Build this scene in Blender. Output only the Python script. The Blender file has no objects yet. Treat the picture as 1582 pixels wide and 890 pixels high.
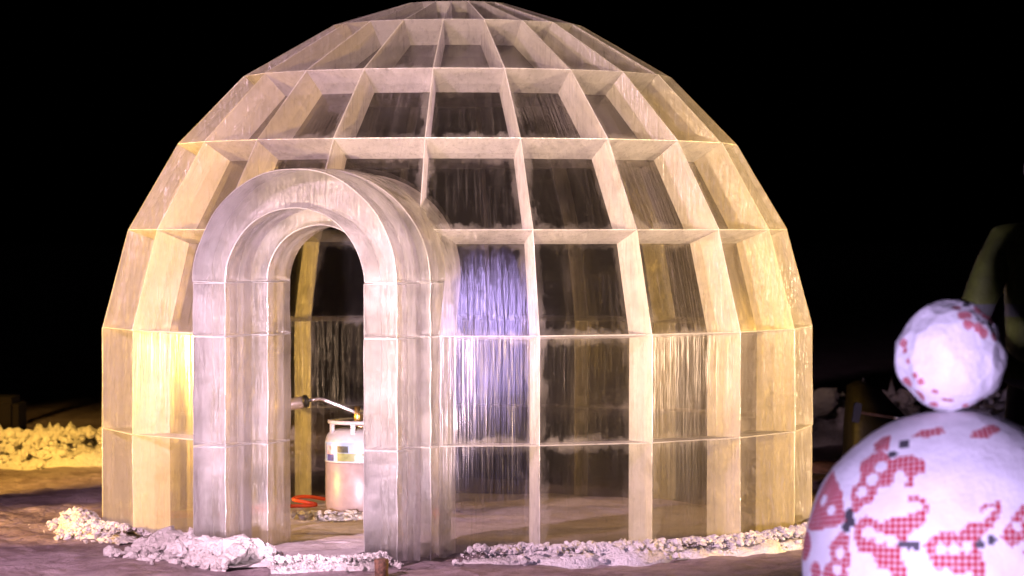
import bpy, bmesh, math, random
from mathutils import Vector, Matrix, noise
R = math.radians
random.seed(7)
sc = bpy.context.scene
C = sc.collection

# ------------------------------------------------------------------ camera
EYE = Vector((0.304, -18.0, 1.6))
cam = bpy.data.cameras.new('camera'); camo = bpy.data.objects.new('camera', cam); C.objects.link(camo)
camo.location = EYE
camo.rotation_euler = (R(90 - 1.023), 0, 0)
cam.sensor_width = 36.0; cam.lens = 36.0 * 5040 / 1582
cam.clip_start = 0.1; cam.clip_end = 600
cam.dof.use_dof = True; cam.dof.focus_distance = 16.3; cam.dof.aperture_fstop = 2.8
sc.camera = camo

# ------------------------------------------------------------------ night sky, moon-dim sun, exposure
w = bpy.data.worlds.new('World'); sc.world = w; w.use_nodes = True
nt = w.node_tree; bgn = nt.nodes['Background']
sky = nt.nodes.new('ShaderNodeTexSky'); sky.sky_type = 'NISHITA'; sky.sun_disc = False
sky.sun_elevation = R(-4); sky.sun_rotation = R(200)
nt.links.new(sky.outputs[0], bgn.inputs[0]); bgn.inputs[1].default_value = 0.01
sun = bpy.data.lights.new('moon_sun', 'SUN'); sun.energy = 0.002; sun.angle = R(0.5)
suno = bpy.data.objects.new('moon_sun', sun); C.objects.link(suno); suno.rotation_euler = (R(40), 0, R(-30))
sc.view_settings.view_transform = 'Standard'; sc.view_settings.look = 'None'
sc.view_settings.exposure = 0.0; sc.view_settings.gamma = 1.0
sc.view_settings.use_curve_mapping = False
sc.cycles.use_denoising = True
sc.cycles.transparent_max_bounces = 40
sc.cycles.max_bounces = 6; sc.cycles.diffuse_bounces = 2; sc.cycles.transmission_bounces = 8; sc.cycles.glossy_bounces = 2
sc.cycles.use_adaptive_sampling = True; sc.cycles.adaptive_threshold = 0.05
sc.cycles.sample_clamp_indirect = 8.0
sc.cycles.caustics_reflective = False; sc.cycles.caustics_refractive = False

# floodlights of the ice festival, plus added glow and fill beams: (position, aim, colour, watts, cone degrees, lamp radius)
WARM = (1.0, 0.68, 0.40); AMBER = (1.0, 0.56, 0.10); LILAC = (0.70, 0.54, 1.0); PINK = (1.0, 0.64, 0.82); CREAM = (1.0, 0.68, 0.42); PORCH = (1.0, 0.72, 0.86); VIOLET = (0.62, 0.46, 1.0)
FLOODS = [
    ((7.2, -4.0, 0.7), (0.7, 0, 1.3), WARM, 5200, 38, 0.12, 'right front'),
    ((-2.3, -15.0, 0.5), (0.75, 0, 1.85), CREAM, 21000, 12.5, 0.12, 'front'),
    ((-3.9, -7.4, 3.0), (-1.0, -1.8, 0.9), PINK, 4400, 44, 0.12, 'left front'),
    ((-1.35, -14.2, 0.5), (-0.68, -1.5, 0.85), PORCH, 23000, 9, 0.10, 'porch'),
    ((-4.4, -1.6, 3.6), (-3.5, 4.4, 0.0), AMBER, 5600, 36, 0.12, 'left bank'),
    ((-7.0, -0.8, 0.9), (-1.9, 0.0, 0.9), AMBER, 6500, 38, 0.12, 'left side'),
    ((7.5, 2.8, 2.0), (1.6, 0.0, 0.6), AMBER, 3800, 34, 0.12, 'right back'),
    ((0.30, -11.4, 0.58), (1.55, -7.0, 0.95), LILAC, 1500, 44, 0.10, 'camera'),
    ((1.10, -11.5, 0.47), (0.20, -1.9, 0.93), VIOLET, 3000, 3.9, 0.10, 'pane low'),  # added narrow beam, placed so its reflection makes the lower pane glow
    ((1.59, -11.6, 6.50), (0.20, -1.9, 1.17), VIOLET, 11000, 3.5, 0.10, 'pane high'),  # added high beam, carries the violet glow onto the tilted pane above
    ((5.4, 2.2, 0.9), (3.0, 6.6, 0.3), PINK, 16, 60, 0.10, 'right bank'),  # added weak fill that lifts the right snow bank
]

# ------------------------------------------------------------------ material helpers
class NT:
    def __init__(s, name):
        s.m = bpy.data.materials.new(name); s.m.use_nodes = True
        s.t = s.m.node_tree; s.t.nodes.clear()
        s.out = s.n('ShaderNodeOutputMaterial')
    def n(s, typ, **kw):
        nd = s.t.nodes.new(typ)
        for k, v in kw.items():
            if k.startswith('i_'):
                key = k[2:]
                key = int(key) if key.isdigit() else key.replace('_', ' ')
                s.set(nd.inputs[key], v)
            else:
                setattr(nd, k, v)
        return nd
    def set(s, sock, v):
        if isinstance(v, bpy.types.NodeSocket): s.t.links.new(v, sock)
        elif isinstance(v, bpy.types.Node): s.t.links.new(v.outputs[0], sock)
        else:
            if isinstance(v, tuple) and len(v) == 3 and sock.type == 'RGBA': v = (*v, 1)
            sock.default_value = v
    def math(s, op, a, b=None, c=None, clamp=False):
        nd = s.n('ShaderNodeMath', operation=op, use_clamp=clamp)
        for k, v in enumerate((a, b, c)):
            if v is not None: s.set(nd.inputs[k], v)
        return nd.outputs[0]
    def ramp(s, f, lo, hi, a=0.0, b=1.0):
        nd = s.n('ShaderNodeMapRange', i_Value=f, i_From_Min=lo, i_From_Max=hi, i_To_Min=a, i_To_Max=b)
        nd.interpolation_type = 'SMOOTHSTEP'
        return nd.outputs[0]
    def noise(s, vec, scale, detail=4, rough=0.55):
        return s.n('ShaderNodeTexNoise', i_Vector=vec, i_Scale=scale, i_Detail=detail, i_Roughness=rough).outputs[0]
    def mixc(s, f, a, b):
        nd = s.n('ShaderNodeMix', data_type='RGBA'); s.set(nd.inputs[0], f); s.set(nd.inputs[6], a); s.set(nd.inputs[7], b)
        return nd.outputs[2]
    def mixs(s, f, a, b):
        nd = s.n('ShaderNodeMixShader'); s.set(nd.inputs[0], f); s.set(nd.inputs[1], a); s.set(nd.inputs[2], b)
        return nd.outputs[0]
    def scale(s, vec, xyz):
        nd = s.n('ShaderNodeMapping'); s.set(nd.inputs[0], vec); nd.inputs[3].default_value = xyz
        return nd.outputs[0]
    def done(s, sh):
        s.t.links.new(sh, s.out.inputs[0]); return s.m

def rand_uv(k):
    """metric UV of a block face, shifted by a random amount for each block"""
    uv = k.n('ShaderNodeUVMap', uv_map='UVMap').outputs[0]
    rnd = k.n('ShaderNodeObjectInfo').outputs['Random']
    sh = k.math('MULTIPLY', rnd, 37.0)
    cmb = k.n('ShaderNodeCombineXYZ', i_X=sh, i_Y=k.math('MULTIPLY', rnd, 91.0), i_Z=sh)
    return k.n('ShaderNodeVectorMath', operation='ADD', i_0=uv, i_1=cmb.outputs[0]).outputs[0]

def ice_clear(name, hazy, att):
    k = NT(name)
    v = rand_uv(k)
    fine = k.noise(k.scale(v, (62, 1.7, 1)), 1.0, 3, 0.6)
    broad = k.noise(k.scale(v, (13, 1.1, 1)), 1.0, 2, 0.6)
    patch = k.noise(k.scale(v, (3.0, 2.2, 1)), 1.0, 1, 0.5)
    speck = k.noise(k.scale(v, (60, 38, 1)), 1.0, 0, 0.5)
    streak = k.math('MULTIPLY', k.ramp(fine, 0.50, 0.72), k.ramp(patch, 0.34, 0.66))
    streak = k.math('ADD', streak, k.math('MULTIPLY', k.ramp(broad, 0.56, 0.78), 0.55))
    streak = k.math('ADD', streak, k.math('MULTIPLY', k.ramp(speck, 0.72, 0.80), 0.5))
    # ragged frost creeping in from the joints
    p = k.n('ShaderNodeSeparateXYZ', i_0=k.n('ShaderNodeUVMap', uv_map='panel').outputs[0])
    eu = k.math('MINIMUM', p.outputs[0], k.math('SUBTRACT', 1.0, p.outputs[0]))
    ev = k.math('MINIMUM', p.outputs[1], k.math('SUBTRACT', 1.0, p.outputs[1]))
    e = k.math('MINIMUM', eu, ev)
    rag = k.noise(k.scale(v, (16, 9, 1)), 1.0, 3, 0.65)
    edge = k.ramp(k.math('SUBTRACT', e, k.math('MULTIPLY', k.math('SUBTRACT', rag, 0.40), 0.30)), 0.05, -0.02)
    face = k.n('ShaderNodeLayerWeight', i_Blend=0.5).outputs['Facing']
    graz = k.math('MULTIPLY', k.math('POWER', face, 3.0), 0.05 * hazy)
    wgt = k.math('ADD', k.math('MULTIPLY', streak, 0.032 * hazy), 0.006)
    wgt = k.math('ADD', wgt, k.math('MULTIPLY', k.math('MULTIPLY', edge, k.ramp(patch, 0.35, 0.65, 0.15, 1.0)), 0.13))
    wgt = k.math('ADD', wgt, graz, clamp=True)
    h = k.math('ADD', k.math('MULTIPLY', fine, 0.5), k.math('ADD', broad, k.math('MULTIPLY', patch, 1.5)))
    bump = k.n('ShaderNodeBump', i_Strength=0.35, i_Distance=0.02, i_Height=h)
    soft = k.n('ShaderNodeBump', i_Strength=0.20, i_Distance=0.02, i_Height=h)
    col = (0.86, 0.82, 0.78)
    dif = k.n('ShaderNodeBsdfDiffuse', i_Color=col, i_Normal=bump)
    trl = k.n('ShaderNodeBsdfTranslucent', i_Color=col, i_Normal=bump)
    hz = k.n('ShaderNodeBsdfRefraction', i_Color=(0.95, 0.93, 0.95), i_Roughness=0.60, i_IOR=1.22, i_Normal=bump)
    tr = k.n('ShaderNodeBsdfTransparent', i_Color=att)
    rfr = k.n('ShaderNodeBsdfRefraction', i_Color=att, i_Roughness=0.02, i_IOR=1.31, i_Normal=soft)
    gbump = k.n('ShaderNodeBump', i_Strength=0.26, i_Distance=0.02, i_Height=h)
    gl = k.n('ShaderNodeBsdfGlossy', i_Color=(0.5, 0.48, 0.52), i_Roughness=0.18, i_Normal=gbump)
    fr = k.n('ShaderNodeFresnel', i_IOR=1.31, i_Normal=soft).outputs[0]
    fwd = k.math('MULTIPLY', streak, 0.12, clamp=True)
    sca = k.mixs(0.5, dif, trl)
    body_ = k.mixs(fwd, k.mixs(0.14, tr, rfr), hz)
    return k.done(k.mixs(wgt, k.mixs(k.math('MULTIPLY', fr, 0.55), body_, gl), sca))

def ice_frost():
    """the sawn joint faces inside the ice: rimed, streaked by the saw, half clear"""
    k = NT('frosted_joint')
    v = k.n('ShaderNodeTexCoord').outputs['Object']
    rnd = k.n('ShaderNodeObjectInfo').outputs['Random']
    v = k.n('ShaderNodeVectorMath', operation='ADD', i_0=v, i_1=k.n('ShaderNodeCombineXYZ', i_X=k.math('MULTIPLY', rnd, 31.0), i_Y=rnd, i_Z=k.math('MULTIPLY', rnd, 17.0)).outputs[0]).outputs[0]
    a = k.noise(v, 6.0, 3, 0.55); b = k.noise(k.scale(v, (44, 44, 5)), 1.0, 3, 0.6)
    clear = k.math('ADD', k.ramp(a, 0.36, 0.70, 0.18, 0.50), k.math('MULTIPLY', k.ramp(b, 0.50, 0.74), 0.22))
    clear = k.math('ADD', clear, k.math('MULTIPLY', rnd, 0.14), clamp=True)
    bump = k.n('ShaderNodeBump', i_Strength=0.25, i_Distance=0.01, i_Height=b)
    glint = k.n('ShaderNodeBump', i_Strength=0.8, i_Distance=0.02, i_Height=k.math('ADD', a, b))
    col = (0.95, 0.94, 0.93)
    dif = k.n('ShaderNodeBsdfDiffuse', i_Color=col, i_Normal=bump)
    trl = k.n('ShaderNodeBsdfTranslucent', i_Color=col, i_Normal=bump)
    gl = k.n('ShaderNodeBsdfGlossy', i_Color=(0.9, 0.9, 0.9), i_Roughness=0.28, i_Normal=glint)
    tr = k.n('ShaderNodeBsdfTransparent', i_Color=(0.95, 0.94, 0.93))
    return k.done(k.mixs(clear, k.mixs(0.12, k.mixs(0.55, dif, trl), gl), tr))

def ice_cloudy():
    """porch ice: clear but cloudier than the blocks, rounded and dripping from melting"""
    k = NT('cloudy_ice')
    v = k.n('ShaderNodeTexCoord').outputs['Object']
    a = k.noise(v, 3.4, 3, 0.55); b = k.noise(k.scale(v, (34, 34, 5)), 1.0, 3, 0.6)
    d = k.noise(k.scale(v, (20, 20, 6)), 1.0, 2, 0.5); wob = k.noise(k.scale(v, (7, 7, 4.5)), 1.0, 2, 0.5)
    h = k.math('ADD', k.math('ADD', k.math('MULTIPLY', b, 0.4), d), k.math('MULTIPLY', wob, 3.0))
    bump = k.n('ShaderNodeBump', i_Strength=0.45, i_Distance=0.010, i_Height=h)
    soft = k.n('ShaderNodeBump', i_Strength=0.16, i_Distance=0.010, i_Height=h)
    wgt = k.math('ADD', k.ramp(a, 0.36, 0.72, 0.05, 0.24), k.math('MULTIPLY', k.ramp(b, 0.55, 0.75), 0.04))
    col = (0.90, 0.87, 0.87)
    sca = k.mixs(0.5, k.n('ShaderNodeBsdfDiffuse', i_Color=col, i_Normal=soft).outputs[0], k.n('ShaderNodeBsdfTranslucent', i_Color=col).outputs[0])
    rf = k.n('ShaderNodeBsdfRefraction', i_Color=(0.97, 0.965, 0.965), i_Roughness=0.06, i_IOR=1.31, i_Normal=soft)
    tr = k.n('ShaderNodeBsdfTransparent', i_Color=(0.97, 0.965, 0.965))
    gl = k.n('ShaderNodeBsdfGlossy', i_Color=(0.8, 0.8, 0.8), i_Roughness=0.10, i_Normal=bump)
    fr = k.n('ShaderNodeFresnel', i_IOR=1.31, i_Normal=bump).outputs[0]
    return k.done(k.mixs(wgt, k.mixs(fr, k.mixs(0.32, rf, tr), gl), sca))

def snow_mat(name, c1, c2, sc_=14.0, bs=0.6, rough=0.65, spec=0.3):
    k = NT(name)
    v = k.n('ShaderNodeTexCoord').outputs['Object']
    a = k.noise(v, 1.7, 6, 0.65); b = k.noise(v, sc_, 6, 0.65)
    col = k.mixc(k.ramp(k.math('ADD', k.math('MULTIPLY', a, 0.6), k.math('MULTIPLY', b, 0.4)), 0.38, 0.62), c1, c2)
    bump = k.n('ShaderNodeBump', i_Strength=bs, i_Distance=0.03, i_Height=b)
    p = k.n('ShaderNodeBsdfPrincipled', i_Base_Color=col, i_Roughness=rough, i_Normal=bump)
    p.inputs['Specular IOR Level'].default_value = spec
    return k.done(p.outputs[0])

def plain(name, c, rough=0.5, metal=0.0, var=0.15, sc_=20.0, emit=None, bs=0.1, spec=0.5):
    k = NT(name)
    v = k.n('ShaderNodeTexCoord').outputs['Object']
    a = k.noise(v, sc_, 4, 0.6)
    c2 = tuple(x * (1 - var) for x in c)
    col = k.mixc(k.ramp(a, 0.35, 0.65), c2, c)
    bump = k.n('ShaderNodeBump', i_Strength=bs, i_Distance=0.01, i_Height=a)
    p = k.n('ShaderNodeBsdfPrincipled', i_Base_Color=col, i_Roughness=rough, i_Metallic=metal, i_Normal=bump)
    p.inputs['Specular IOR Level'].default_value = spec
    if emit:
        p.inputs['Emission Color'].default_value = (*emit[0], 1); p.inputs['Emission Strength'].default_value = emit[1]
    return k.done(p.outputs[0])

def ice_bond():
    k = NT('frozen_joint')
    v = k.n('ShaderNodeTexCoord').outputs['Object']
    f = k.ramp(k.noise(v, 26, 3, 0.6), 0.4, 0.7, 0.05, 0.20)
    tl = k.n('ShaderNodeBsdfTranslucent', i_Color=(0.9, 0.88, 0.88)); tr = k.n('ShaderNodeBsdfTransparent', i_Color=(0.97, 0.97, 0.97))
    return k.done(k.mixs(f, tr.outputs[0], tl.outputs[0]))
M_BOND = ice_bond()
M_CLEAR = ice_clear('clear_ice', 1.0, (0.93, 0.92, 0.915)); M_INNER = ice_clear('clear_ice_dimmed', 0.3, (0.66, 0.65, 0.64)); M_FROST = ice_frost(); M_CLOUDY = ice_cloudy()  # inner copy tinted darker to dim the back wall seen through the panes
M_SNOW = snow_mat('snow_crumbs', (0.80, 0.77, 0.76), (0.56, 0.52, 0.50), 60, 1.0)
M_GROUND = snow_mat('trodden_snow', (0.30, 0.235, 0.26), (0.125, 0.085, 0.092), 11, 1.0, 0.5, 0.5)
M_FLOOR = snow_mat('inner_snow', (0.70, 0.65, 0.66), (0.50, 0.44, 0.45), 12, 0.7)

# ------------------------------------------------------------------ object helpers
def link(o, parent=None):
    C.objects.link(o)
    if parent is not None: o.parent = parent
    return o
def tag(o, label=None, cat=None, group=None, kind=None):
    if label: o['label'] = label
    if cat: o['category'] = cat
    if group: o['group'] = group
    if kind: o['kind'] = kind
    return o
def empty(name, loc=(0, 0, 0)):
    o = bpy.data.objects.new(name, None); o.location = loc; o.empty_display_size = 0.1
    return link(o)
def obj(name, bm, mats, parent=None, smooth=False):
    me = bpy.data.meshes.new(name)
    bmesh.ops.recalc_face_normals(bm, faces=bm.faces[:])
    if smooth:
        for f in bm.faces: f.smooth = True
    bm.to_mesh(me); bm.free()
    if smooth == 'sharp': me.set_sharp_from_angle(angle=R(32))
    for m in (mats if isinstance(mats, (list, tuple)) else [mats]): me.materials.append(m)
    return link(bpy.data.objects.new(name, me), parent)
def box(bm, c, s, rot=None, bev=0.0):
    r = bmesh.ops.create_cube(bm, size=1)
    vs = r['verts']
    if bev > 0:
        for v in vs: v.co = Vector((v.co.x * s[0], v.co.y * s[1], v.co.z * s[2]))
        es = list({e for v in vs for e in v.link_edges})
        rr = bmesh.ops.bevel(bm, geom=es, offset=bev, segments=2, affect='EDGES')
        vs = list({v for f in rr['faces'] for v in f.verts} | {v for v in vs if v.is_valid})
        m = Matrix.Translation(c) @ (rot.to_4x4() if rot else Matrix())
    else:
        m = Matrix.Translation(c) @ (rot.to_4x4() if rot else Matrix()) @ Matrix.Diagonal((*s, 1))
    for v in vs: v.co = m @ v.co
    return vs
def tube(bm, pts, rad, seg=10, cap=True):
    pts = [Vector(p) for p in pts]
    rads = rad if isinstance(rad, (list, tuple)) else [rad] * len(pts)
    rings = []
    up = None
    for i, p in enumerate(pts):
        d = (pts[min(i + 1, len(pts) - 1)] - pts[max(i - 1, 0)]).normalized()
        if up is None:
            up = Vector((0, 0, 1)) if abs(d.z) < 0.9 else Vector((1, 0, 0))
        a = d.cross(up).normalized(); b = a.cross(d).normalized(); up = b
        rings.append([bm.verts.new(p + (a * math.cos(2 * math.pi * j / seg) + b * math.sin(2 * math.pi * j / seg)) * rads[i]) for j in range(seg)])
    for i in range(len(rings) - 1):
        for j in range(seg):
            bm.faces.new((rings[i][j], rings[i][(j + 1) % seg], rings[i + 1][(j + 1) % seg], rings[i + 1][j]))
    if cap:
        bm.faces.new(rings[0][::-1]); bm.faces.new(rings[-1])
def lathe(bm, prof, c=(0, 0, 0), seg=40, cap=True):
    c = Vector(c); rings = []
    for r, z in prof:
        rings.append([bm.verts.new(c + Vector((r * math.cos(2 * math.pi * j / seg), r * math.sin(2 * math.pi * j / seg), z))) for j in range(seg)])
    for i in range(len(rings) - 1):
        for j in range(seg):
            bm.faces.new((rings[i][j], rings[i][(j + 1) % seg], rings[i + 1][(j + 1) % seg], rings[i + 1][j]))
    if cap:
        bm.faces.new(rings[0][::-1]); bm.faces.new(rings[-1])
def fbm(p, o=4):
    return noise.fractal(p, 1.0, 2.0, o)

# ------------------------------------------------------------------ ground
def axis_coords(lo, hi, fine_lo, fine_hi, step):
    xs = []; x = fine_lo
    while x <= fine_hi: xs.append(x); x += step
    a = []; d = step; x = fine_lo
    while x > lo: d *= 1.5; x -= d; a.append(max(x, lo))
    b = []; d = step; x = xs[-1]
    while x < hi: d *= 1.5; x += d; b.append(min(x, hi))
    return a[::-1] + xs + b
def ground():
    bm = bmesh.new()
    xs = axis_coords(-250, 250, -4.0, 4.5, 0.035); ys = axis_coords(-40, 350, -4.0, 6.0, 0.04)
    g = []
    for y in ys:
        row = []
        for x in xs:
            z = 0.022 * fbm(Vector((x * 1.2, y * 1.2, 3)), 4) + 0.014 * fbm(Vector((x * 6, y * 6, 9)), 4)
            row.append(bm.verts.new((x, y, z - 0.02)))
        g.append(row)
    for j in range(len(ys) - 1):
        for i in range(len(xs) - 1):
            bm.faces.new((g[j][i], g[j][i + 1], g[j + 1][i + 1], g[j + 1][i]))
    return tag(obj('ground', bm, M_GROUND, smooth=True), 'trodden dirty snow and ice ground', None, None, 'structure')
ground()

# ------------------------------------------------------------------ the ice igloo
igloo = tag(empty('ice_igloo'), 'clear ice block igloo with arched porch doorway', 'igloo')
N = 20; TH0 = 13.0; T = 0.14; TK = [0.215, 0.215, 0.21, 0.20, 0.185, 0.17, 0.155, 0.14]
RINGS = [(1.953, -0.03, 0), (1.955, 0.533, 0), (1.953, 1.075, 6), (1.814, 1.600, 21), (1.543, 2.064, 33), (1.180, 2.434, 45), (0.690, 2.717, 58), (0.280, 2.842, 72)]
PHI = R(-19.5)                               # the porch looks this way from the dome's axis
AX = Vector((math.sin(PHI), -math.cos(PHI), 0)); AY = Vector((math.cos(PHI), math.sin(PHI), 0))   # out of the door; to its right
ZS = 1.34
def pol(r, th, z): return Vector((r * math.sin(th), -r * math.cos(th), z))

def u_profile(rx, rz, zs=ZS, z0=-0.03, n=28):
    pts = [(-rx, z0)]
    for i in range(n + 1):
        a = math.pi - math.pi * i / n
        pts.append((rx * math.cos(a), zs + rz * math.sin(a)))
    pts.append((rx, z0))
    return pts
cut_bm = bmesh.new()
prof = u_profile(0.595, 0.545)
f0 = [cut_bm.verts.new(AX * 1.15 + AY * x + Vector((0, 0, z - (0.5 if z < 0 else 0)))) for x, z in prof]
f1 = [cut_bm.verts.new(AX * 2.7 + AY * x + Vector((0, 0, z - (0.5 if z < 0 else 0)))) for x, z in prof]
cut_bm.faces.new(f0); cut_bm.faces.new(f1[::-1])
for i in range(len(f0)):
    j = (i + 1) % len(f0); cut_bm.faces.new((f0[i], f1[i], f1[j], f0[j]))
for f in cut_bm.faces: f.material_index = 1
cutter = obj('cutter', cut_bm, [M_CLEAR, M_FROST])

def block_mesh(i, j):
    """one block: outer and inner faces of clear ice, joint faces and arrises frosted"""
    bm = bmesh.new(); uvl = bm.loops.layers.uv.new('UVMap'); pl = bm.loops.layers.uv.new('panel')
    th0 = R(TH0 + 18 * j); th1 = R(TH0 + 18 * (j + 1)); g = 0.0003
    rr = random.Random(i * 100 + j)
    def ringpt(k, up):
        r, z, e = RINGS[k]; e = R(e)
        o = Vector((r, z)); tk = TK[k]; n_ = Vector((r - tk * math.cos(e), z - tk * math.sin(e)))
        off = Vector((-math.sin(e), math.cos(e))) * (g if up else -g)
        return o + off, n_ + off
    ob, ib = ringpt(i, True); ot, it = ringpt(i + 1, False)
    dz = [rr.uniform(-0.004, 0.004) for _ in range(4)]
    def P(rz, th, s, d=0.0):
        t = th + s * g / max(rz[0], 0.05)
        return pol(rz[0] + d, t, rz[1])
    O = [P(ob, th0, 1, dz[0]), P(ob, th1, -1, dz[1]), P(ot, th1, -1, dz[2]), P(ot, th0, 1, dz[3])]
    I = [P(ib, th0, 1), P(ib, th1, -1), P(it, th1, -1), P(it, th0, 1)]
    # arris: pull the outer face in by a few millimetres on a slightly larger depth
    c = sum(O, Vector()) / 4
    ci = sum(I, Vector()) / 4
    nrm = (c - ci).normalized()
    bv = 0.0025
    def inset(q, c):
        out = []
        for a in range(4):
            e1 = (q[(a + 1) % 4] - q[a]).normalized(); e2 = (q[(a - 1) % 4] - q[a]).normalized()
            out.append(q[a] + (e1 + e2) * bv)
        return out
    Of = inset(O, c); Ob = [p - nrm * bv for p in O]
    vOf = [bm.verts.new(p) for p in Of]; vOb = [bm.verts.new(p) for p in Ob]; vI = [bm.verts.new(p) for p in I]
    fo = bm.faces.new(vOf); fi = bm.faces.new(vI[::-1]); fo.material_index = 0; fi.material_index = 2
    for a in range(4):
        b = (a + 1) % 4
        bm.faces.new((vOf[b], vOf[a], vOb[a], vOb[b])).material_index = 1
        bm.faces.new((vOb[b], vOb[a], vI[a], vI[b])).material_index = 1
    wid = (O[1] - O[0]).length; hgt = (O[3] - O[0]).length; top = (O[2] - O[3]).length
    UV = [(0, 0), (wid, 0), (wid / 2 + top / 2, hgt), (wid / 2 - top / 2, hgt)]; PU = [(0, 0), (1, 0), (1, 1), (0, 1)]
    for f, vs, dx in ((fo, vOf, 0), (fi, vI, 3.3)):
        for l in f.loops:
            q = vs.index(l.vert); l[uvl].uv = (UV[q][0] + dx, UV[q][1]); l[pl].uv = PU[q]
    return bm
phi_d = math.degrees(PHI)
for i in range(7):
    for j in range(N):
        o = obj('ice_block', block_mesh(i, j), [M_CLEAR, M_FROST, M_INNER], igloo)
        mid = (TH0 + 18 * (j + 0.5) + 180) % 360 - 180
        if i < 4 and abs(mid - phi_d) < 36:
            md = o.modifiers.new('cut', 'BOOLEAN'); md.object = cutter; md.operation = 'DIFFERENCE'; md.solver = 'EXACT'
            dg = bpy.context.evaluated_depsgraph_get(); dg.update()
            me = bpy.data.meshes.new_from_object(o.evaluated_get(dg))
            o.modifiers.clear()
            if len(me.polygons) == 0: bpy.data.objects.remove(o)
            else: o.data = me
bpy.data.objects.remove(cutter)
# the closing slab at the crown
bm = bmesh.new()
r, z, e = RINGS[-1]
lo = [bm.verts.new(pol(r - 0.004 - T * 0.3, R(TH0 + 18 * j), z - T * 0.95)) for j in range(N)]
hi = [bm.verts.new(pol(r - 0.004, R(TH0 + 18 * j), z)) for j in range(N)]
ct = bm.verts.new((0, 0, z + 0.012))
for j in range(N):
    q = (j + 1) % N
    f = bm.faces.new((lo[j], lo[q], hi[q], hi[j])); f.material_index = 1
    bm.faces.new((hi[j], hi[q], ct))
bm.faces.new(lo[::-1])
obj('crown_slab', bm, [M_CLOUDY, M_FROST], igloo)

def frost_back(bm):
    bmesh.ops.recalc_face_normals(bm, faces=bm.faces[:])
    for f in bm.faces:
        if f.normal.dot(AX) < -0.75: f.material_index = 1
        elif abs(f.normal.z) > 0.97 and f.calc_center_median().z < ZS + 0.01: f.material_index = 2
def jamb(wi, wo, s0, s1, z0, z1, side):
    bm = bmesh.new(); g = 0.0004
    a, b = (wi, wo) if side > 0 else (-wo, -wi)
    vs = []
    ny = 14
    # a block whose faces wander a little: a grid on each side
    box(bm, (0, 0, 0), (b - a, s1 - s0, z1 - z0 - 2 * g))
    es = bm.edges[:]
    for f in bmesh.ops.bevel(bm, geom=es, offset=0.0035, segments=1, affect='EDGES')['faces']: f.material_index = 1
    bmesh.ops.subdivide_edges(bm, edges=[e for e in bm.edges if e.calc_length() > 0.1], cuts=6, use_grid_fill=True)
    M = Matrix.Identity(4)
    for v in bm.verts:
        p = AX * ((s0 + s1) / 2 - v.co.y) + AY * ((a + b) / 2 + v.co.x) + Vector((0, 0, (z0 + z1) / 2 + v.co.z))
        d = Vector((noise.noise(p * 7), noise.noise(p * 7 + Vector((9, 2, 1))), 0)) * 0.0055
        v.co = p + d
    frost_back(bm)
    return obj('jamb_block', bm, [M_CLOUDY, M_FROST, M_BOND], igloo, smooth='sharp')
def arch(wi, rzi, wo, rzo, s0, s1):
    bm = bmesh.new(); n = 40; g = 0.001
    ns = 6; nr = 4
    def pt(a, k, l):
        f = k / nr; s = s0 + (s1 - s0) * l / ns
        rx = wi + (wo - wi) * f; rz = rzi + (rzo - rzi) * f
        p = AX * s + AY * (rx * math.cos(a)) + Vector((0, 0, ZS + g + rz * math.sin(a)))
        return p + Vector((noise.noise(p * 6), noise.noise(p * 6 + Vector((4, 4, 4))), noise.noise(p * 6 + Vector((8, 1, 3))))) * 0.006
    loop = [(k, 0) for k in range(nr)] + [(nr, l) for l in range(ns)] + [(k, ns) for k in range(nr, 0, -1)] + [(0, l) for l in range(ns, 0, -1)]
    rows = []
    for i in range(n + 1):
        a = math.pi * i / n
        rows.append([bm.verts.new(pt(a, k, l)) for k, l in loop])
    L = len(loop)
    for i in range(n):
        for q in range(L):
            bm.faces.new((rows[i][q], rows[i][(q + 1) % L], rows[i + 1][(q + 1) % L], rows[i + 1][q]))
    bm.faces.new(rows[0]); bm.faces.new(rows[-1][::-1])
    for f in bm.faces: f.smooth = True
    bmesh.ops.recalc_face_normals(bm, faces=bm.faces[:])
    sharp = [e for e in bm.edges if len(e.link_faces) == 2 and e.calc_face_angle(0) > R(50)]
    for f in bmesh.ops.bevel(bm, geom=sharp, offset=0.0045, segments=1, affect='EDGES')['faces']: f.material_index = 1
    frost_back(bm)
    return obj('porch_arch', bm, [M_CLOUDY, M_FROST, M_BOND], igloo, smooth='sharp')
for (wi, wo, s0, s1) in ((0.365, 0.540, 1.953, 2.270), (0.280, 0.590, 1.66, 1.948)):
    for side in (-1, 1):
        for z0, z1 in ((-0.03, 0.533), (0.533, 1.075), (1.075, ZS)):
            jamb(wi, wo, s0, s1, z0, z1, side)
    arch(wi, wi, wo, 0.56 if wo < 0.6 else 0.54, s0, s1)

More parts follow.
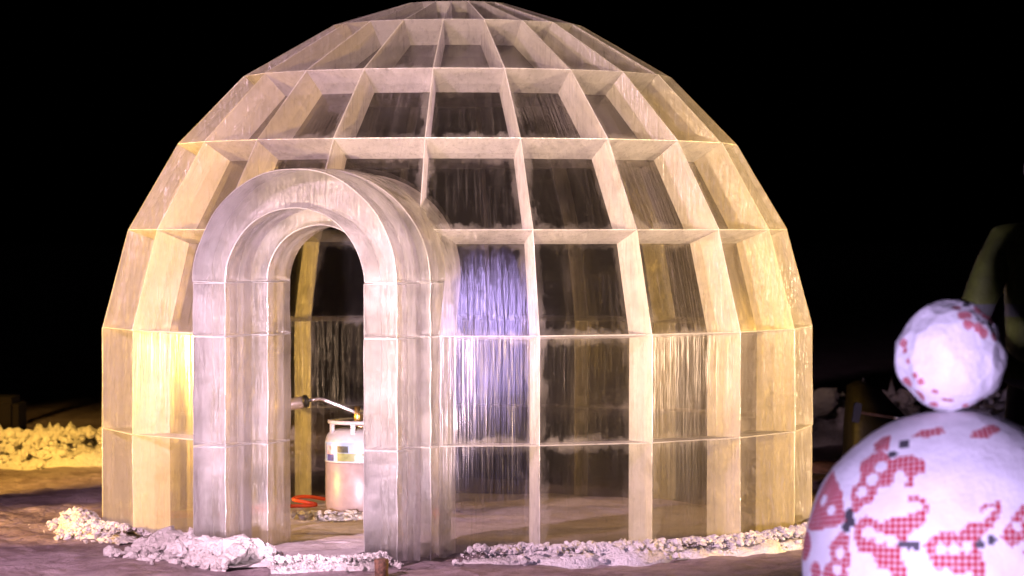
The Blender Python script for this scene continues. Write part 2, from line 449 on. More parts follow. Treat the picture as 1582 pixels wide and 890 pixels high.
# ------------------------------------------------------------------ floor of trodden snow inside the igloo
bm = bmesh.new()
nr, na = 26, 72
rows = []
for a in range(nr + 1):
    r = 1.70 * a / nr
    row = []
    for b in range(na):
        th = 2 * math.pi * b / na
        x, y = r * math.sin(th), -r * math.cos(th)
        row.append(bm.verts.new((x, y, 0.012 + 0.02 * fbm(Vector((x * 3, y * 3, 1))) - 0.03 * (a == nr))))
    rows.append(row)
for a in range(nr):
    for b in range(na):
        c = (b + 1) % na
        bm.faces.new((rows[a][b], rows[a][c], rows[a + 1][c], rows[a + 1][b]))
pr = []
for a in range(15):
    s_ = 1.55 + 0.075 * a
    pr.append([bm.verts.new(AX * s_ + AY * (t * 0.045) + Vector((0, 0, 0.016 + 0.014 * fbm((AX * s_ + AY * t * 0.045) * 4) - (0.03 if a == 14 else 0)))) for t in range(-6, 7)])
for a in range(14):
    for b in range(12): bm.faces.new((pr[a][b], pr[a][b + 1], pr[a + 1][b + 1], pr[a + 1][b]))
tag(obj('igloo_floor', bm, M_FLOOR, smooth=True), 'packed snow floor inside the igloo', kind='structure')

# ------------------------------------------------------------------ snow piles
_b = bmesh.new(); bmesh.ops.create_icosphere(_b, subdivisions=2, radius=1)
ICO2 = ([v.co.copy() for v in _b.verts], [[v.index for v in f.verts] for f in _b.faces]); _b.free()
_b = bmesh.new(); bmesh.ops.create_icosphere(_b, subdivisions=1, radius=1)
ICO1 = ([v.co.copy() for v in _b.verts], [[v.index for v in f.verts] for f in _b.faces]); _b.free()
def pile(name, path, width, height, label, seed, step=0.014, chunks=120, csize=(0.012, 0.05), mat=None, spread=1.25, clumps=0):
    rnd = random.Random(seed)
    pts = [Vector((*p, 0)) for p in path]
    dense = []
    for a, b in zip(pts[:-1], pts[1:]):
        n = max(1, int((b - a).length / step))
        dense += [a.lerp(b, k / n) for k in range(n)]
    dense.append(pts[-1])
    L = len(dense); nw = max(8, int(width / step))
    bm = bmesh.new(); rows = []
    for i, p in enumerate(dense):
        d = (dense[min(i + 3, L - 1)] - dense[max(i - 3, 0)]).normalized(); nrm = Vector((-d.y, d.x, 0))
        endf = min(1.0, min(i, L - 1 - i) * step / (0.5 * width) + 0.02)
        row = []
        for q in range(nw + 1):
            t = q / nw * 2 - 1
            w_ = width / 2 * (1 + 0.35 * noise.noise(p * 2.2 + Vector((seed, 0, t))))
            b = p + nrm * t * w_
            prof_ = max(0.0, 1 - t * t) ** 0.8
            v3 = b * 9 + Vector((seed * 3.1, 0, 0))
            cell = noise.voronoi(b * 19 + Vector((seed, seed, 0)))[0]
            lump = max(0.0, 0.55 - cell[0] * 1.1)
            big = 0.55 + 0.6 * noise.noise(b * 2.7 + Vector((seed, 5, 0)))
            h = height * prof_ * endf * max(0.15, big) * max(0.05, 0.55 + 0.42 * fbm(v3, 5) + 0.30 * noise.noise(b * 26) + 0.5 * lump)
            h += 0.016 * fbm(b * 34, 4) * prof_
            row.append(bm.verts.new((b.x, b.y, max(h, 0) - 0.055 * (1 - min(1, prof_ * 2.2)) - 0.008)))
        rows.append(row)
    for i in range(L - 1):
        for q in range(nw):
            bm.faces.new((rows[i][q], rows[i + 1][q], rows[i + 1][q + 1], rows[i][q + 1]))
    flat = []
    for q_ in range(chunks + clumps):
        i = rnd.randrange(L); p = dense[i]
        d = (dense[min(i + 3, L - 1)] - dense[max(i - 3, 0)]).normalized(); nrm = Vector((-d.y, d.x, 0))
        t = max(-1.6, min(1.6, rnd.gauss(0, 0.5))) * spread
        s = csize[0] + (csize[1] - csize[0]) * rnd.random() ** 6
        if q_ >= chunks: s = rnd.uniform(1.1, 2.1) * csize[1]
        hz = height * max(0, 1 - t * t) * 0.55
        c = p + nrm * t * width / 2 + Vector((0, 0, hz - s * 0.1))
        sx, sy, sz = s * rnd.uniform(.7, 1.3), s * rnd.uniform(.7, 1.3), s * rnd.uniform(.5, 1.0)
        rot = Matrix.Rotation(rnd.uniform(0, 6.28), 3, 'Z') @ Matrix.Rotation(rnd.uniform(-.6, .6), 3, 'X')
        o_ = Vector((rnd.random() * 50, rnd.random() * 50, 0)); vs = []
        cv, cf = ICO2 if s > 0.55 * csize[1] else ICO1
        jit = 0.12 if cv is ICO2[0] else 0.28
        for co in cv:
            k = 1 + 0.40 * noise.noise(co * 1.3 + o_) + 0.35 * noise.noise(co * 3.3 + o_) + rnd.uniform(-jit, jit)
            vs.append(bm.verts.new(c + rot @ Vector((co.x * sx * k, co.y * sy * k, co.z * sz * k))))
        for f in cf: flat.append(bm.faces.new([vs[q] for q in f]))
    for f in bm.faces: f.smooth = True
    for f in flat: f.smooth = False
    return tag(obj(name, bm, mat or M_SNOW), label, 'snow', None, 'stuff')
def arc(r, a0, a1, n=24, dr=0.0):
    return [tuple(pol(r + dr * math.sin(k * 1.7), R(a0 + (a1 - a0) * k / n), 0))[:2] for k in range(n + 1)]
pile('snow_rubble', arc(2.13, 3, 78, 30, 0.05), 0.36, 0.10, 'crumbled snow heaped along the right foot of the igloo', 1, chunks=4200, csize=(0.003, 0.022), spread=0.95)
pile('snow_rubble', arc(2.05, 78, 120), 0.25, 0.09, 'crumbled snow round the far right foot of the igloo', 2, chunks=80)
pile('snow_rubble', [(-1.42, -1.72), (-1.30, -2.00), (-1.12, -2.20), (-0.93, -2.40)], 0.36, 0.14, 'bright snow clumps at the left side of the porch', 3, chunks=1500, csize=(0.004, 0.04), clumps=16)
pile('snow_rubble', arc(2.08, -84, -52), 0.26, 0.12, 'snow clumps at the left foot of the igloo', 4, chunks=800, csize=(0.004, 0.03))
pile('snow_rubble', [(-0.86, -2.50), (-0.60, -2.44), (-0.42, -2.46), (-0.34, -2.30)], 0.22, 0.075, 'low snow crumbs across the porch threshold', 5, chunks=900, csize=(0.003, 0.018))
pile('snow_rubble', [(-0.95, -0.12), (-0.75, 0.0), (-0.5, 0.02), (-0.25, 0.05)], 0.34, 0.07, 'snow shavings on the floor by the gas cylinder', 6, chunks=120, csize=(0.008, 0.03))
pile('snow_rubble', [(-6.2, 4.9), (-4.5, 4.6), (-3.2, 4.7), (-2.2, 4.9), (-1.2, 5.0)], 1.0, 0.34, 'long lumpy snow bank behind the igloo on the left', 8, step=0.03, chunks=2200, csize=(0.010, 0.06), spread=1.0)
pile('snow_rubble', [(1.0, 7.5), (2.6, 7.2), (4.2, 7.4), (6.0, 7.0)], 1.6, 0.6, 'dim snow bank behind the igloo on the right', 9, step=0.05, chunks=300, csize=(0.02, 0.12), spread=1.0)

# ------------------------------------------------------------------ gas cylinder and torch inside
GX, GY = -0.545, 0.32
M_CYL = plain('cream_plastic', (0.24, 0.19, 0.185), 0.38)
M_CYLW = plain('white_plastic', (0.38, 0.37, 0.37), 0.35)
M_BRASS = plain('brass', (0.55, 0.38, 0.17), 0.35, 1.0)
M_STEEL = plain('chrome_pipe', (0.80, 0.78, 0.78), 0.25, 0.7)
M_BLACK = plain('black_plastic', (0.015, 0.015, 0.017), 0.5)
M_RED = plain('orange_red_rubber', (0.75, 0.09, 0.02), 0.45)
gas = tag(empty('gas_cylinder', (GX, GY, 0.02)), 'cream and white gas cylinder with picture label inside the igloo', 'gas cylinder')
RC = 0.200
bm = bmesh.new()
lathe(bm, [(RC * .9, 0.0), (RC * .97, 0.012), (RC, 0.04), (RC, 0.275), (RC * .985, 0.279)], seg=56)
obj('body', bm, M_CYL, gas, smooth=True)
bm = bmesh.new()
lathe(bm, [(RC * .99, 0.281), (RC, 0.284), (RC, 0.395), (RC * .96, 0.425), (RC * .86, 0.455), (RC * .55, 0.468), (0.03, 0.47)], seg=56)
obj('shoulder', bm, M_CYLW, gas, smooth=True)
bm = bmesh.new()      # collar ring with posts
lathe(bm, [(RC * .90, 0.492), (RC * .93, 0.494), (RC * .93, 0.512), (RC * .90, 0.514), (RC * .84, 0.512), (RC * .84, 0.494), (RC * .90, 0.492)], seg=56, cap=False)
collar = obj('collar', bm, M_CYLW, gas, smooth=True)
for k in range(7):
    th = R(-63 + 51.43 * k)
    bm = bmesh.new(); p = pol(RC * .885, th, 0.0)
    box(bm, (p.x, p.y, 0.468), (0.028, 0.018, 0.06), Matrix.Rotation(th, 3, 'Z'), 0.003)
    obj('collar_post', bm, M_CYLW, collar)
bm = bmesh.new()
lathe(bm, [(0.055, 0.468), (0.055, 0.485), (0.028, 0.49), (0.028, 0.545), (0.018, 0.55), (0.018, 0.575)], seg=20)
obj('valve', bm, M_BRASS, gas, smooth=True)
# the printed label: a curved sheet just proud of the shoulder
def label_sheet(name, a0, a1, z0, z1, m, lift, n=14, parent=gas):
    bm = bmesh.new(); a = []; b = []
    for k in range(n + 1):
        th = R(a0 + (a1 - a0) * k / n)
        a.append(bm.verts.new(pol(RC + lift, th, z0))); b.append(bm.verts.new(pol(RC + lift, th, z1)))
    for k in range(n): bm.faces.new((a[k], a[k + 1], b[k + 1], b[k]))
    return obj(name, bm, m, parent, smooth=True)
lab = label_sheet('picture_label', -88, 88, 0.288, 0.394, plain('label_sky', (0.26, 0.36, 0.52), 0.3, var=0.25, sc_=9), 0.0015, 30)
label_sheet('printed_field', -38, 60, 0.290, 0.335, plain('label_green', (0.20, 0.23, 0.10), 0.35, var=0.5, sc_=18), 0.0025, parent=lab)
label_sheet('printed_tree', -38, -18, 0.338, 0.375, plain('label_tree', (0.05, 0.06, 0.06), 0.35, var=0.6, sc_=30), 0.0025, parent=lab)
label_sheet('printed_tag', -7, 30, 0.291, 0.324, plain('label_tag', (0.42, 0.36, 0.32), 0.35), 0.0035, parent=lab)
label_sheet('printed_tag_line', -3, 14, 0.305, 0.309, plain('label_ink', (0.2, 0.12, 0.1), 0.4), 0.0043, parent=lab)
label_sheet('printed_figure', -66, -50, 0.325, 0.375, plain('label_shirt', (0.68, 0.42, 0.42), 0.35, var=0.6, sc_=40), 0.0028, parent=lab)
label_sheet('printed_figure', -52, -41, 0.330, 0.380, plain('label_shirt_pale', (0.72, 0.66, 0.72), 0.35, var=0.4, sc_=40), 0.0033, parent=lab)
label_sheet('printed_trousers', -64, -46, 0.290, 0.326, plain('label_blue', (0.06, 0.06, 0.20), 0.35, var=0.5, sc_=40), 0.0038, parent=lab)
label_sheet('printed_figure', -76, -69, 0.300, 0.385, plain('label_grey', (0.30, 0.30, 0.36), 0.35, var=0.5, sc_=40), 0.0028, parent=lab)
label_sheet('label_edge', -88, 88, 0.2815, 0.2875, M_CYLW, 0.004, 30, parent=lab)

zb = 0.02
torch = tag(empty('gas_torch', (GX, GY, 0.58)), 'chrome gas torch with bent pipe resting on the gas cylinder', 'torch')
def tp(u, v, d=18.3): return Vector((EYE.x + (u - 791) / 5040 * d, EYE.y + d, EYE.z - (v - 355) / 5040 * d)) - Vector((GX, GY, 0.58))
bm = bmesh.new(); tube(bm, [tp(556, 641), tp(540, 633.5), tp(520, 625.5), tp(499, 617.5), tp(494, 616.6), tp(486, 617.5), tp(477, 619)], 0.0105, 12)
obj('pipe', bm, M_STEEL, torch, smooth=True)
bm = bmesh.new(); tube(bm, [tp(470, 620.5), tp(466, 621.5), tp(440, 627), tp(425, 630)], [0.026, 0.033, 0.034, 0.036], 20)
obj('burner_cup', bm, plain('burnished_steel', (0.72, 0.64, 0.64), 0.35, 0.55), torch, smooth=True)
bm = bmesh.new(); tube(bm, [tp(477.5, 619), tp(475, 619.5), tp(471, 620.4), tp(468.5, 621)], [0.014, 0.035, 0.037, 0.034], 20)
obj('burner_ring', bm, M_BLACK, torch, smooth=True)
bm = bmesh.new(); tube(bm, [tp(552, 628), tp(552, 660)], [0.018, 0.022], 14)
obj('handle_block', bm, M_BRASS, torch, smooth=True)
bm = bmesh.new(); tube(bm, [tp(556, 634), tp(568, 636), tp(590, 640)], [0.02, 0.024, 0.02], 12)
obj('handle', bm, M_BLACK, torch, smooth=True)
hp = [(-0.36, 0.42, 0.55), (-0.28, 0.45, 0.35), (-0.30, 0.46, 0.05), (-0.45, 0.56, 0.035), (-0.70, 0.58, 0.055), (-0.86, 0.50, 0.085), (-0.93, 0.42, 0.075), (-0.80, 0.36, 0.05), (-1.0, 0.32, 0.045), (-1.25, 0.34, 0.04), (-1.35, 0.2, 0.04), (-1.15, 0.08, 0.04), (-0.98, 0.06, 0.05)]
def spline(pts, n=8):
    pts = [Vector(p) for p in pts]; out = []
    for i in range(len(pts) - 1):
        p0, p1, p2, p3 = pts[max(i - 1, 0)], pts[i], pts[i + 1], pts[min(i + 2, len(pts) - 1)]
        for k in range(n):
            t = k / n
            out.append(0.5 * ((2 * p1) + (p2 - p0) * t + (2 * p0 - 5 * p1 + 4 * p2 - p3) * t * t + (3 * p1 - p0 - 3 * p2 + p3) * t ** 3))
    return out + [pts[-1]]
bm = bmesh.new(); tube(bm, spline(hp), 0.011, 10)
tag(obj('gas_hose', bm, M_RED, smooth=True), 'orange red rubber gas hose looped on the igloo floor', 'hose')

# ------------------------------------------------------------------ wooden stake in front of the porch
bm = bmesh.new()
lathe(bm, [(0.032, -0.12), (0.033, 0.0), (0.034, 0.046), (0.031, 0.052), (0.026, 0.0525)], seg=14)
for v in bm.verts: v.co += Vector((noise.noise(v.co * 40), noise.noise(v.co * 40 + Vector((3, 3, 3))), 0)) * 0.003
st = obj('wooden_stake', bm, plain('old_wood', (0.16, 0.08, 0.05), 0.8, var=0.6, sc_=60, bs=0.6), smooth=True)
st.location = (-0.31, -2.68, 0.0)
tag(st, 'short brown wooden stake driven in before the porch', 'stake')

# ------------------------------------------------------------------ snowman with cross-stitch pattern
SD = 10.8
def stitch_mat():
    k = NT('printed_snow')
    att = k.n('ShaderNodeAttribute', attribute_name='ink').outputs['Color']
    uv = k.n('ShaderNodeUVMap', uv_map='cell').outputs[0]
    d = k.n('ShaderNodeVectorMath', operation='DISTANCE', i_0=uv, i_1=(0.5, 0.5, 0.0)).outputs['Value']
    v = k.n('ShaderNodeTexCoord').outputs['Object']
    n1 = k.noise(v, 9, 5, 0.6); n2 = k.noise(v, 70, 3, 0.5)
    white = k.mixc(k.ramp(n1, 0.3, 0.7), (0.86, 0.85, 0.86), (0.76, 0.74, 0.76))
    dot = k.ramp(d, 0.42, 0.22)
    sep = k.n('ShaderNodeSeparateColor', i_0=att)
    red = k.math('MULTIPLY', sep.outputs[0], k.math('SUBTRACT', 1.0, k.math('MULTIPLY', dot, 0.62)))
    red = k.math('MULTIPLY', red, k.ramp(n2, 0.22, 0.5, 0.75, 1.0))
    c = k.mixc(red, white, (0.46, 0.002, 0.02))
    c = k.mixc(k.math('MULTIPLY', sep.outputs[1], 0.95), c, (0.025, 0.02, 0.03))
    bump = k.n('ShaderNodeBump', i_Strength=0.6, i_Distance=0.015, i_Height=k.math('ADD', n1, k.math('MULTIPLY', n2, 0.35)))
    p = k.n('ShaderNodeBsdfPrincipled', i_Base_Color=c, i_Roughness=0.6, i_Normal=bump)
    return k.done(p.outputs[0])
M_STITCH = stitch_mat()
def inside(p, poly):
    x, y = p; r = False
    for i in range(len(poly)):
        (x1, y1), (x2, y2) = poly[i], poly[i - 1]
        if (y1 > y) != (y2 > y) and x < (x2 - x1) * (y - y1) / (y2 - y1) + x1: r = not r
    return r
def stitched_ball(name, rad, cell, polys, holes, blacks, reds, parent, centre, dens=1, lump=0.0, seed=0, facet=0.0):
    """ball whose front faces the viewer; the print is laid out on it in angles (a right, b up) in stitch cells"""
    bm = bmesh.new(); col = bm.loops.layers.color.new('ink'); uvl = bm.loops.layers.uv.new('cell')
    ca = cell / rad; n = int(2.75 / ca); V = {}
    rnd = random.Random(seed)
    dirs = [Vector((rnd.gauss(0, 1), rnd.gauss(0, 1), rnd.gauss(0, 1))).normalized() for _ in range(46)]
    def vert(i, j):
        if (i, j) in V: return V[(i, j)]
        a, b = i * ca / dens, j * ca / dens; th = math.hypot(a, b)
        s = math.sin(th) / th if th > 1e-6 else 1
        d = Vector((a * s, -math.cos(th), b * s))
        k = 1 + lump * fbm(d * 2.2 + Vector((seed, 0, 0)), 4)
        if facet:
            k *= min(1.02, min((facet / d.dot(q) for q in dirs if d.dot(q) > 0.5), default=1.02))
        V[(i, j)] = bm.verts.new(d * rad * k); return V[(i, j)]
    def ok(i, j): return math.hypot(i, j) * ca / dens < 2.7
    n *= dens
    for i in range(-n, n):
        for j in range(-n, n):
            if not (ok(i, j) and ok(i + 1, j) and ok(i, j + 1) and ok(i + 1, j + 1)): continue
            f = bm.faces.new((vert(i, j), vert(i + 1, j), vert(i + 1, j + 1), vert(i, j + 1)))
            ci, cj = math.floor(i / dens), math.floor(j / dens)
            a, b = (i + .5) * ca / dens, (j + .5) * ca / dens
            pt = (a, b)
            r = any(inside(pt, P) for P in polys) and not any((a - x) ** 2 + (b - y) ** 2 < q * q for x, y, q in holes)
            r = r or any((a - x) ** 2 + (b - y) ** 2 < q * q for x, y, q in reds)
            k = any((a - x) ** 2 + (b - y) ** 2 < q * q for x, y, q in blacks)
            for l in f.loops:
                l[col] = (1.0 if r and not k else 0.0, 1.0 if k else 0.0, 0, 1)
            for l, (di, dj) in zip(f.loops, ((0, 0), (1, 0), (1, 1), (0, 1))):
                l[uvl].uv = ((i + di) / dens - ci, (j + dj) / dens - cj)
    bl = [e for e in bm.edges if e.is_boundary]
    bmesh.ops.holes_fill(bm, edges=bl, sides=0)
    o = obj(name, bm, M_STITCH, parent, smooth=True)
    o.location = centre
    return o
def to_ang(x, y, cx, cy, r):           # position on the ball's silhouette disc -> angles from its front
    dx, dy = (x - cx) / r, (cy - y) / r; rho = min(math.hypot(dx, dy), 0.9995)
    th = math.asin(rho)
    return (th * dx / math.hypot(dx, dy), th * dy / math.hypot(dx, dy))
def body_ang(p):
    return to_ang(1236 + p[0] / 3.298, 620 + p[1] / 3.298, 1475, 865, 235)
petals = [
 [(225,500),(235,400),(270,370),(285,290),(330,250),(380,225),(420,260),(500,235),(570,265),(560,320),(520,320),(505,380),(470,380),(480,340),(455,300),(420,330),(410,375),(345,390),(325,450),(270,480),(245,515)],
 [(240,570),(290,530),(350,560),(415,520),(450,530),(520,495),(545,480),(520,450),(480,460),(478,430),(510,425),(555,440),(572,480),(540,560),(490,590),(450,640),(430,680),(440,720),(465,780),(440,850),(430,900),(385,900),(400,830),(380,770),(330,770),(310,710),(255,700),(235,640)],
 [(170,620),(205,640),(200,700),(210,760),(190,800),(215,870),(200,960),(80,960),(95,800),(125,760),(115,700)],
 [(160,340),(185,440),(180,500),(190,560),(130,600),(70,620),(30,640),(40,560),(80,480),(110,430)],
 [(550,660),(600,610),(655,585),(700,600),(765,550),(830,545),(880,500),(900,470),(860,475),(825,495),(820,475),(850,460),(915,450),(930,480),(880,560),(830,600),(800,640),(820,700),(835,760),(830,820),(790,880),(770,850),(765,770),(700,790),(660,755),(605,770),(575,710)],
 [(920,610),(1000,500),(1141,395),(1200,420),(1180,560),(1120,660),(1085,660),(1090,610),(1030,630),(975,660)],
 [(350,225),(360,190),(400,160),(440,150),(430,180),(410,215)],
 [(530,150),(590,118),(680,105),(690,130),(600,150)], [(810,150),(830,125),(950,95),(980,120),(900,150)],
]
holes = [(270,420,24),(322,355,26),(370,292,26),(287,610,30),(338,628,30),(390,645,30),(160,720,24),(150,805,24),(145,885,26),(105,480,14),(130,520,18),(625,672,30),(688,670,30),(748,660,30),(1000,565,22),(1060,530,22)]
blacks = [(205,530,24),(190,590,24),(215,565,22),(440,655,19),(505,660,20),(472,658,10),(812,645,19),(872,625,20),(490,185,22),(430,235,18),(1125,440,20)]
reds = [(1050,690,20),(1025,870,26),(1095,880,22),(720,870,22),(345,870,24),(55,830,30),(20,720,30)]
def ang_r(l, f, mn=0.03):
    out = []
    for x, y, q in l:
        a, b = f((x, y)); a2, b2 = f((x + q, y)); a3, b3 = f((x, y + q))
        out.append((a, b, max(mn, 0.5 * (math.hypot(a2 - a, b2 - b) + math.hypot(a3 - a, b3 - b)))))
    return out
snowman = tag(empty('snowman', (1.770, -7.2, 0.0)), 'white two-ball snowman printed with red cross-stitch stars', 'snowman')
P_ = []
for P in petals:
    cx_ = sum(p[0] for p in P) / len(P); cy_ = sum(p[1] for p in P) / len(P)
    P_.append([body_ang((cx_ + (x - cx_) * 1.04, cy_ + (y - cy_) * 1.04)) for x, y in P])
# the hidden lower half carries the same stars, mirrored
P_ += [[(a, -b - 0.75) for a, b in P] for P in P_[:6]]
H_ = ang_r(holes, body_ang); H_ += [(a, -b - 0.75, q) for a, b, q in H_]
B_ = ang_r(blacks, body_ang)
stitched_ball('body', 0.503, 0.0208, P_, H_, B_, ang_r(reds, body_ang), snowman, (0, 0, 0.500), 2, 0.010, 3)
def head_ang(p): return to_ang(1370 + p[0] / 4.236, 440 + p[1] / 4.236, 1471, 548, 86)
hr = [(440,135,20),(465,192,16),(500,188,16),(500,245,14),(565,270,18),(600,305,20),(680,325,24),(550,110,18),(580,160,16),(625,200,18),(665,225,18),(590,115,14),(640,160,14),(95,370,20),(98,420,16),(120,490,14),(165,580,18),(200,620,18),(125,640,18),(200,710,20),(215,730,16),(290,685,18),(300,770,16),(395,740,16),(360,740,12),(500,775,14),(560,778,14),(620,760,14)]
hb = [(510,125,16),(540,165,12),(570,215,12),(600,240,10)]
stitched_ball('head', 0.181, 0.0105, [], [], ang_r(hb, head_ang, 0.05), ang_r(hr[:13], head_ang, 0.10) + ang_r(hr[13:], head_ang, 0.065), snowman, (-0.012, 0, 1.184), 2, 0.035, 11, facet=0.972)

# ------------------------------------------------------------------ person in a hi-vis jacket behind the snowman
def skin_body(name, verts, edges, rads, mat, parent, sub=2):
    me = bpy.data.meshes.new(name); me.from_pydata(verts, edges, [])
    o = bpy.data.objects.new(name, me); C.objects.link(o)
    bpy.context.view_layer.objects.active = o
    md = o.modifiers.new('skin', 'SKIN'); md.use_smooth_shade = True
    for k, r in enumerate(rads):
        me.skin_vertices[0].data[k].radius = (r, r) if not isinstance(r, tuple) else r
    me.skin_vertices[0].data[0].use_root = True
    s = o.modifiers.new('sub', 'SUBSURF'); s.levels = sub; s.render_levels = sub
    dg = bpy.context.evaluated_depsgraph_get(); dg.update()
    m2 = bpy.data.meshes.new_from_object(o.evaluated_get(dg)); o.modifiers.clear(); o.data = m2
    m2.materials.clear(); m2.materials.append(mat)
    for p in m2.polygons: p.use_smooth = True
    o.parent = parent
    return o
def jacket_mat():
    k = NT('hi_vis_jacket')
    v = k.n('ShaderNodeTexCoord').outputs['Object']
    z = k.n('ShaderNodeSeparateXYZ', i_0=v).outputs[2]
    n1 = k.noise(v, 7, 4, 0.6)
    c = k.mixc(k.ramp(n1, 0.35, 0.65), (0.11, 0.13, 0.016), (0.07, 0.08, 0.011))
    b1 = k.math('MULTIPLY', k.math('GREATER_THAN', z, 0.98), k.math('LESS_THAN', z, 1.03))
    b2 = k.math('MULTIPLY', k.math('GREATER_THAN', z, 1.26), k.math('LESS_THAN', z, 1.31))
    c = k.mixc(k.math('ADD', b1, b2, clamp=True), c, (0.10, 0.10, 0.09))
    bump = k.n('ShaderNodeBump', i_Strength=0.6, i_Distance=0.03, i_Height=n1)
    return k.done(k.n('ShaderNodeBsdfPrincipled', i_Base_Color=c, i_Roughness=0.7, i_Normal=bump).outputs[0])
person = tag(empty('person', (2.42, -5.2, 0.0)), 'person in yellow hi-vis jacket and dark vest standing behind the snowman', 'person')
M_SKIN = plain('skin', (0.50, 0.30, 0.22), 0.5); M_TROUS = plain('dark_trousers', (0.02, 0.02, 0.025), 0.85); M_VEST = plain('dark_vest', (0.025, 0.022, 0.02), 0.8)
JV = [(0, 0, 1.00), (0, 0.01, 1.15), (0, 0.02, 1.32), (0, 0.01, 1.50), (0, -0.01, 1.62),      # torso to neck
      (-0.19, 0.01, 1.545), (-0.27, -0.02, 1.36), (-0.335, -0.08, 1.21), (-0.24, -0.26, 1.08), (-0.13, -0.33, 1.02), (-0.09, -0.36, 1.0),
      (0.19, 0.01, 1.545), (0.28, 0.0, 1.36), (0.30, 0.0, 1.20), (0.26, -0.12, 1.05), (0.22, -0.2, 0.97),
      (0, 0, 1.74), (0, -0.015, 1.83)]
bodyv = [(0, 0, 0.96), (0, 0.01, 1.15), (0, 0.02, 1.32), (0, 0.01, 1.48), (0, -0.01, 1.60), (0, -0.02, 1.70), (0, -0.025, 1.78), (0, -0.02, 1.86),
         (-0.11, 0, 0.88), (-0.12, -0.01, 0.50), (-0.12, 0.02, 0.10), (-0.12, -0.10, 0.05),
         (0.11, 0, 0.88), (0.12, -0.01, 0.50), (0.12, 0.02, 0.10), (0.12, -0.10, 0.05)]
bodye = [(0, 1), (1, 2), (2, 3), (3, 4), (4, 5), (5, 6), (6, 7), (0, 8), (8, 9), (9, 10), (10, 11), (0, 12), (12, 13), (13, 14), (14, 15)]
bodyr = [(0.15, 0.11), (0.15, 0.11), (0.17, 0.11), (0.15, 0.09), 0.055, 0.085, 0.09, 0.07, 0.09, 0.065, 0.05, 0.045, 0.09, 0.065, 0.05, 0.045]
def head_split(o):
    o.data.materials.append(M_SKIN)
    for p in o.data.polygons:
        if p.center.z > 1.56: p.material_index = 1
body = skin_body('figure', bodyv, bodye, bodyr, M_TROUS, person); head_split(body)
bm = bmesh.new()    # nose and ears hint, hair under a knit cap
bmesh.ops.create_uvsphere(bm, u_segments=24, v_segments=16, radius=0.112)
for v in bm.verts:
    v.co.z = max(v.co.z, -0.02); v.co += Vector((0, -0.015, 1.835))
obj('knit_cap', bm, M_VEST, person, smooth=True)
jv = JV[:16]; je = [(0, 1), (1, 2), (2, 3), (3, 4), (3, 5), (5, 6), (6, 7), (7, 8), (8, 9), (9, 10), (3, 11), (11, 12), (12, 13), (13, 14), (14, 15)]
jr = [(0.20, 0.15), (0.19, 0.15), (0.20, 0.14), (0.17, 0.11), (0.075, 0.075), 0.085, 0.075, 0.07, 0.06, 0.045, 0.035, 0.085, 0.075, 0.07, 0.055, 0.045]
skin_body('jacket', jv, je, jr, jacket_mat(), person)
vv = [(0.03, -0.02, 1.04), (0.03, -0.01, 1.2), (0.03, 0, 1.36), (0.03, -0.01, 1.50)]
skin_body('vest', vv, [(0, 1), (1, 2), (2, 3)], [(0.195, 0.165), (0.19, 0.165), (0.195, 0.155), (0.11, 0.11)], M_VEST, person)

# ------------------------------------------------------------------ dark clutter behind
M_TARP = plain('black_tarp', (0.012, 0.010, 0.006), 0.45, var=0.5, sc_=6, bs=0.8)
M_TIMB = plain('rough_timber', (0.20, 0.11, 0.06), 0.8, var=0.4, sc_=12, bs=0.4)
bm = bmesh.new()      # tarpaulin over a heap: tall peak at the left, sloping to the right
prof_ = [(-0.30, 0.0), (-0.29, 0.35), (-0.27, 0.56), (-0.20, 0.60), (-0.08, 0.53), (0.10, 0.38), (0.25, 0.27), (0.42, 0.15), (0.60, 0.0)]
n = 10; rows = []
for q in range(n + 1):
    t = q / n * 2 - 1; sc2 = (1 - abs(t) ** 3) * 0.9 + 0.1
    rows.append([bm.verts.new((x + 0.04 * noise.noise(Vector((x * 5, t * 3, 1))), t * 0.45 + 0.05 * noise.noise(Vector((x * 4, t * 3, 5))), z * sc2 + (0.035 * noise.noise(Vector((x * 7, t * 4, 9))) if z > 0 else 0))) for x, z in prof_])
for q in range(n):
    for i in range(len(prof_) - 1): bm.faces.new((rows[q][i], rows[q][i + 1], rows[q + 1][i + 1], rows[q + 1][i]))
tarp = obj('tarpaulin_heap', bm, M_TARP, smooth=True); tarp.location = (2.82, 3.7, 0)
tag(tarp, 'dark tarpaulin heap between the igloo and the snowman', 'tarpaulin')
ml = tag(empty('mallet', (2.55, 3.05, 0.42)), 'long-handled mallet with black head leaning on the dark tarpaulin', 'mallet')
bm = bmesh.new(); tube(bm, [(0.0, 0, 0.0), (0.22, 0.01, -0.035)], 0.011, 10); obj('handle', bm, M_TIMB, ml, smooth=True)
bm = bmesh.new(); box(bm, (-0.02, 0, 0.0), (0.05, 0.06, 0.13), Matrix.Rotation(R(8), 3, 'Y'), 0.006); obj('mallet_head', bm, M_BLACK, ml)
bm = bmesh.new(); tube(bm, [(0.22, 0.01, -0.035), (0.27, 0.01, -0.043)], 0.014, 10); obj('ferrule', bm, M_STEEL, ml, smooth=True)
bm = bmesh.new(); box(bm, (0, 0, 0.045), (1.3, 0.14, 0.07), Matrix.Rotation(R(2), 3, 'Z'), 0.008)
tb = obj('timber_beam', bm, M_TIMB); tb.location = (2.70, 2.55, 0.06)
tag(tb, 'rough timber beam lying on the ground right of the igloo', 'timber')
bm = bmesh.new(); box(bm, (0, 0, 0.24), (0.55, 0.5, 0.34), None, 0.05)
cr = obj('plastic_crate', bm, plain('dark_crate', (0.006, 0.004, 0.003), 0.9, spec=0.1)); cr.location = (-3.62, 6.3, -0.05)
tag(cr, 'dark rounded crate behind the left snow bank', 'crate')
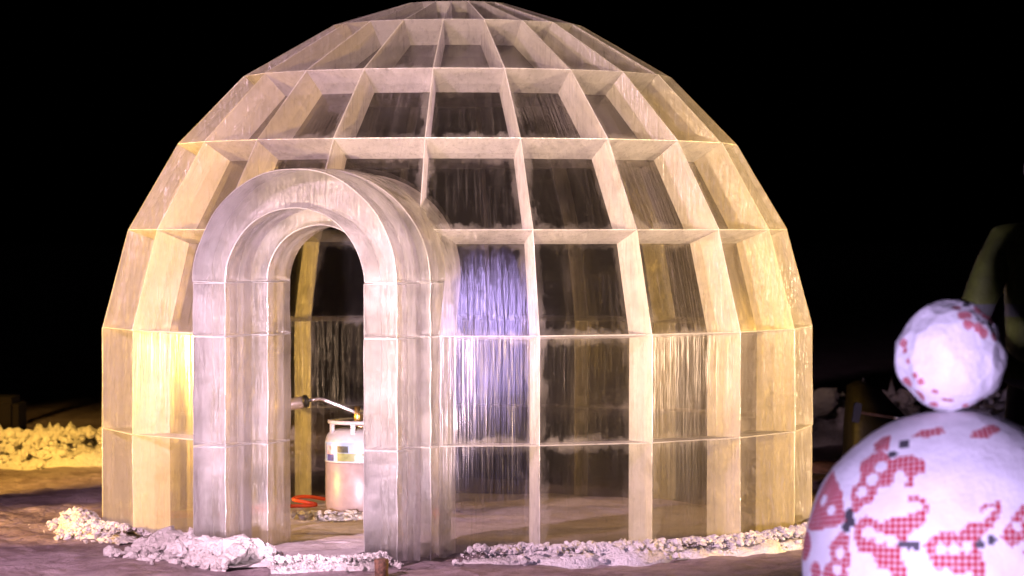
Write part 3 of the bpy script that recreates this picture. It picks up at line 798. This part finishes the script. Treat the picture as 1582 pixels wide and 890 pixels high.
bm = bmesh.new(); box(bm, (0, 0, 0.9), (0.09, 0.09, 1.8), None, 0.006)
po = obj('wooden_post', bm, M_TIMB); po.location = (-3.93, 6.9, 0)
tag(po, 'dark wooden post at the left edge of the picture', 'post')

# ------------------------------------------------------------------ floodlights, some added for glow and fill (out of the picture, and one behind the igloo)
FL = {'right front': 'black floodlight on a stand right of the path, warm beam', 'left front': 'black floodlight on a stand left of the path, warm beam',
      'left bank': 'tall floodlight aimed at the left snow bank, amber beam', 'left side': 'low floodlight beside the igloo on the left, amber beam', 'right bank': 'added low fill light to brighten the right snow bank, weak pink beam', 'porch': 'low floodlight aimed into the porch, pale pink beam', 'front': 'low floodlight before the igloo with warm white beam', 'right back': 'tall floodlight right behind the igloo, amber beam',
      'camera': 'low floodlight on the ground before the snowman, lilac beam', 'pane low': 'added low narrow spotlight for the violet glow on the pane right of the porch', 'pane high': 'added high narrow spotlight for the violet glow on the pane right of the porch'}
M_LENS = plain('lamp_lens', (0.8, 0.8, 0.8), 0.2)
for pos, aim, colr, watts, cone, rad, key in FLOODS:
    pos = Vector(pos); d = (Vector(aim) - pos).normalized()
    e = tag(empty('floodlight', (pos.x, pos.y, 0)), FL[key], 'floodlight', 'festival floodlights')
    q = d.to_track_quat('-Z', 'Y').to_matrix()
    hs = 0.5 if rad < 0.08 else 1.0
    bm = bmesh.new(); box(bm, Vector((0, 0, pos.z)) - d * 0.09 * hs, (0.34 * hs, 0.26 * hs, 0.10 * hs), q, 0.01); hsg = obj('housing', bm, M_BLACK, e)
    bm = bmesh.new(); box(bm, Vector((0, 0, pos.z)) - d * 0.036 * hs, (0.30 * hs, 0.22 * hs, 0.006), q); obj('lens', bm, M_LENS, hsg)
    bm = bmesh.new(); b0 = Vector((0, 0, pos.z)) - d * 0.12 * hs
    tube(bm, [(b0.x, b0.y, 0.02), (b0.x, b0.y, pos.z)], 0.018, 10); obj('stand', bm, M_BLACK, e)
    for k in range(3):
        bm = bmesh.new(); a = 2.1 * k; tube(bm, [(b0.x, b0.y, min(0.35, pos.z * .6)), (b0.x + 0.3 * math.cos(a), b0.y + 0.3 * math.sin(a), 0.0)], 0.01, 8); obj('leg', bm, M_BLACK, e)
    L = bpy.data.lights.new('beam', 'SPOT'); L.energy = watts; L.color = colr; L.spot_size = R(cone); L.spot_blend = 1.0 if 'pane' in key else 0.5; L.shadow_soft_size = rad
    lo = bpy.data.objects.new('beam', L); link(lo, e); lo.location = Vector((0, 0, pos.z)) + d * 0.02
    lo.rotation_euler = d.to_track_quat('-Z', 'Y').to_euler()
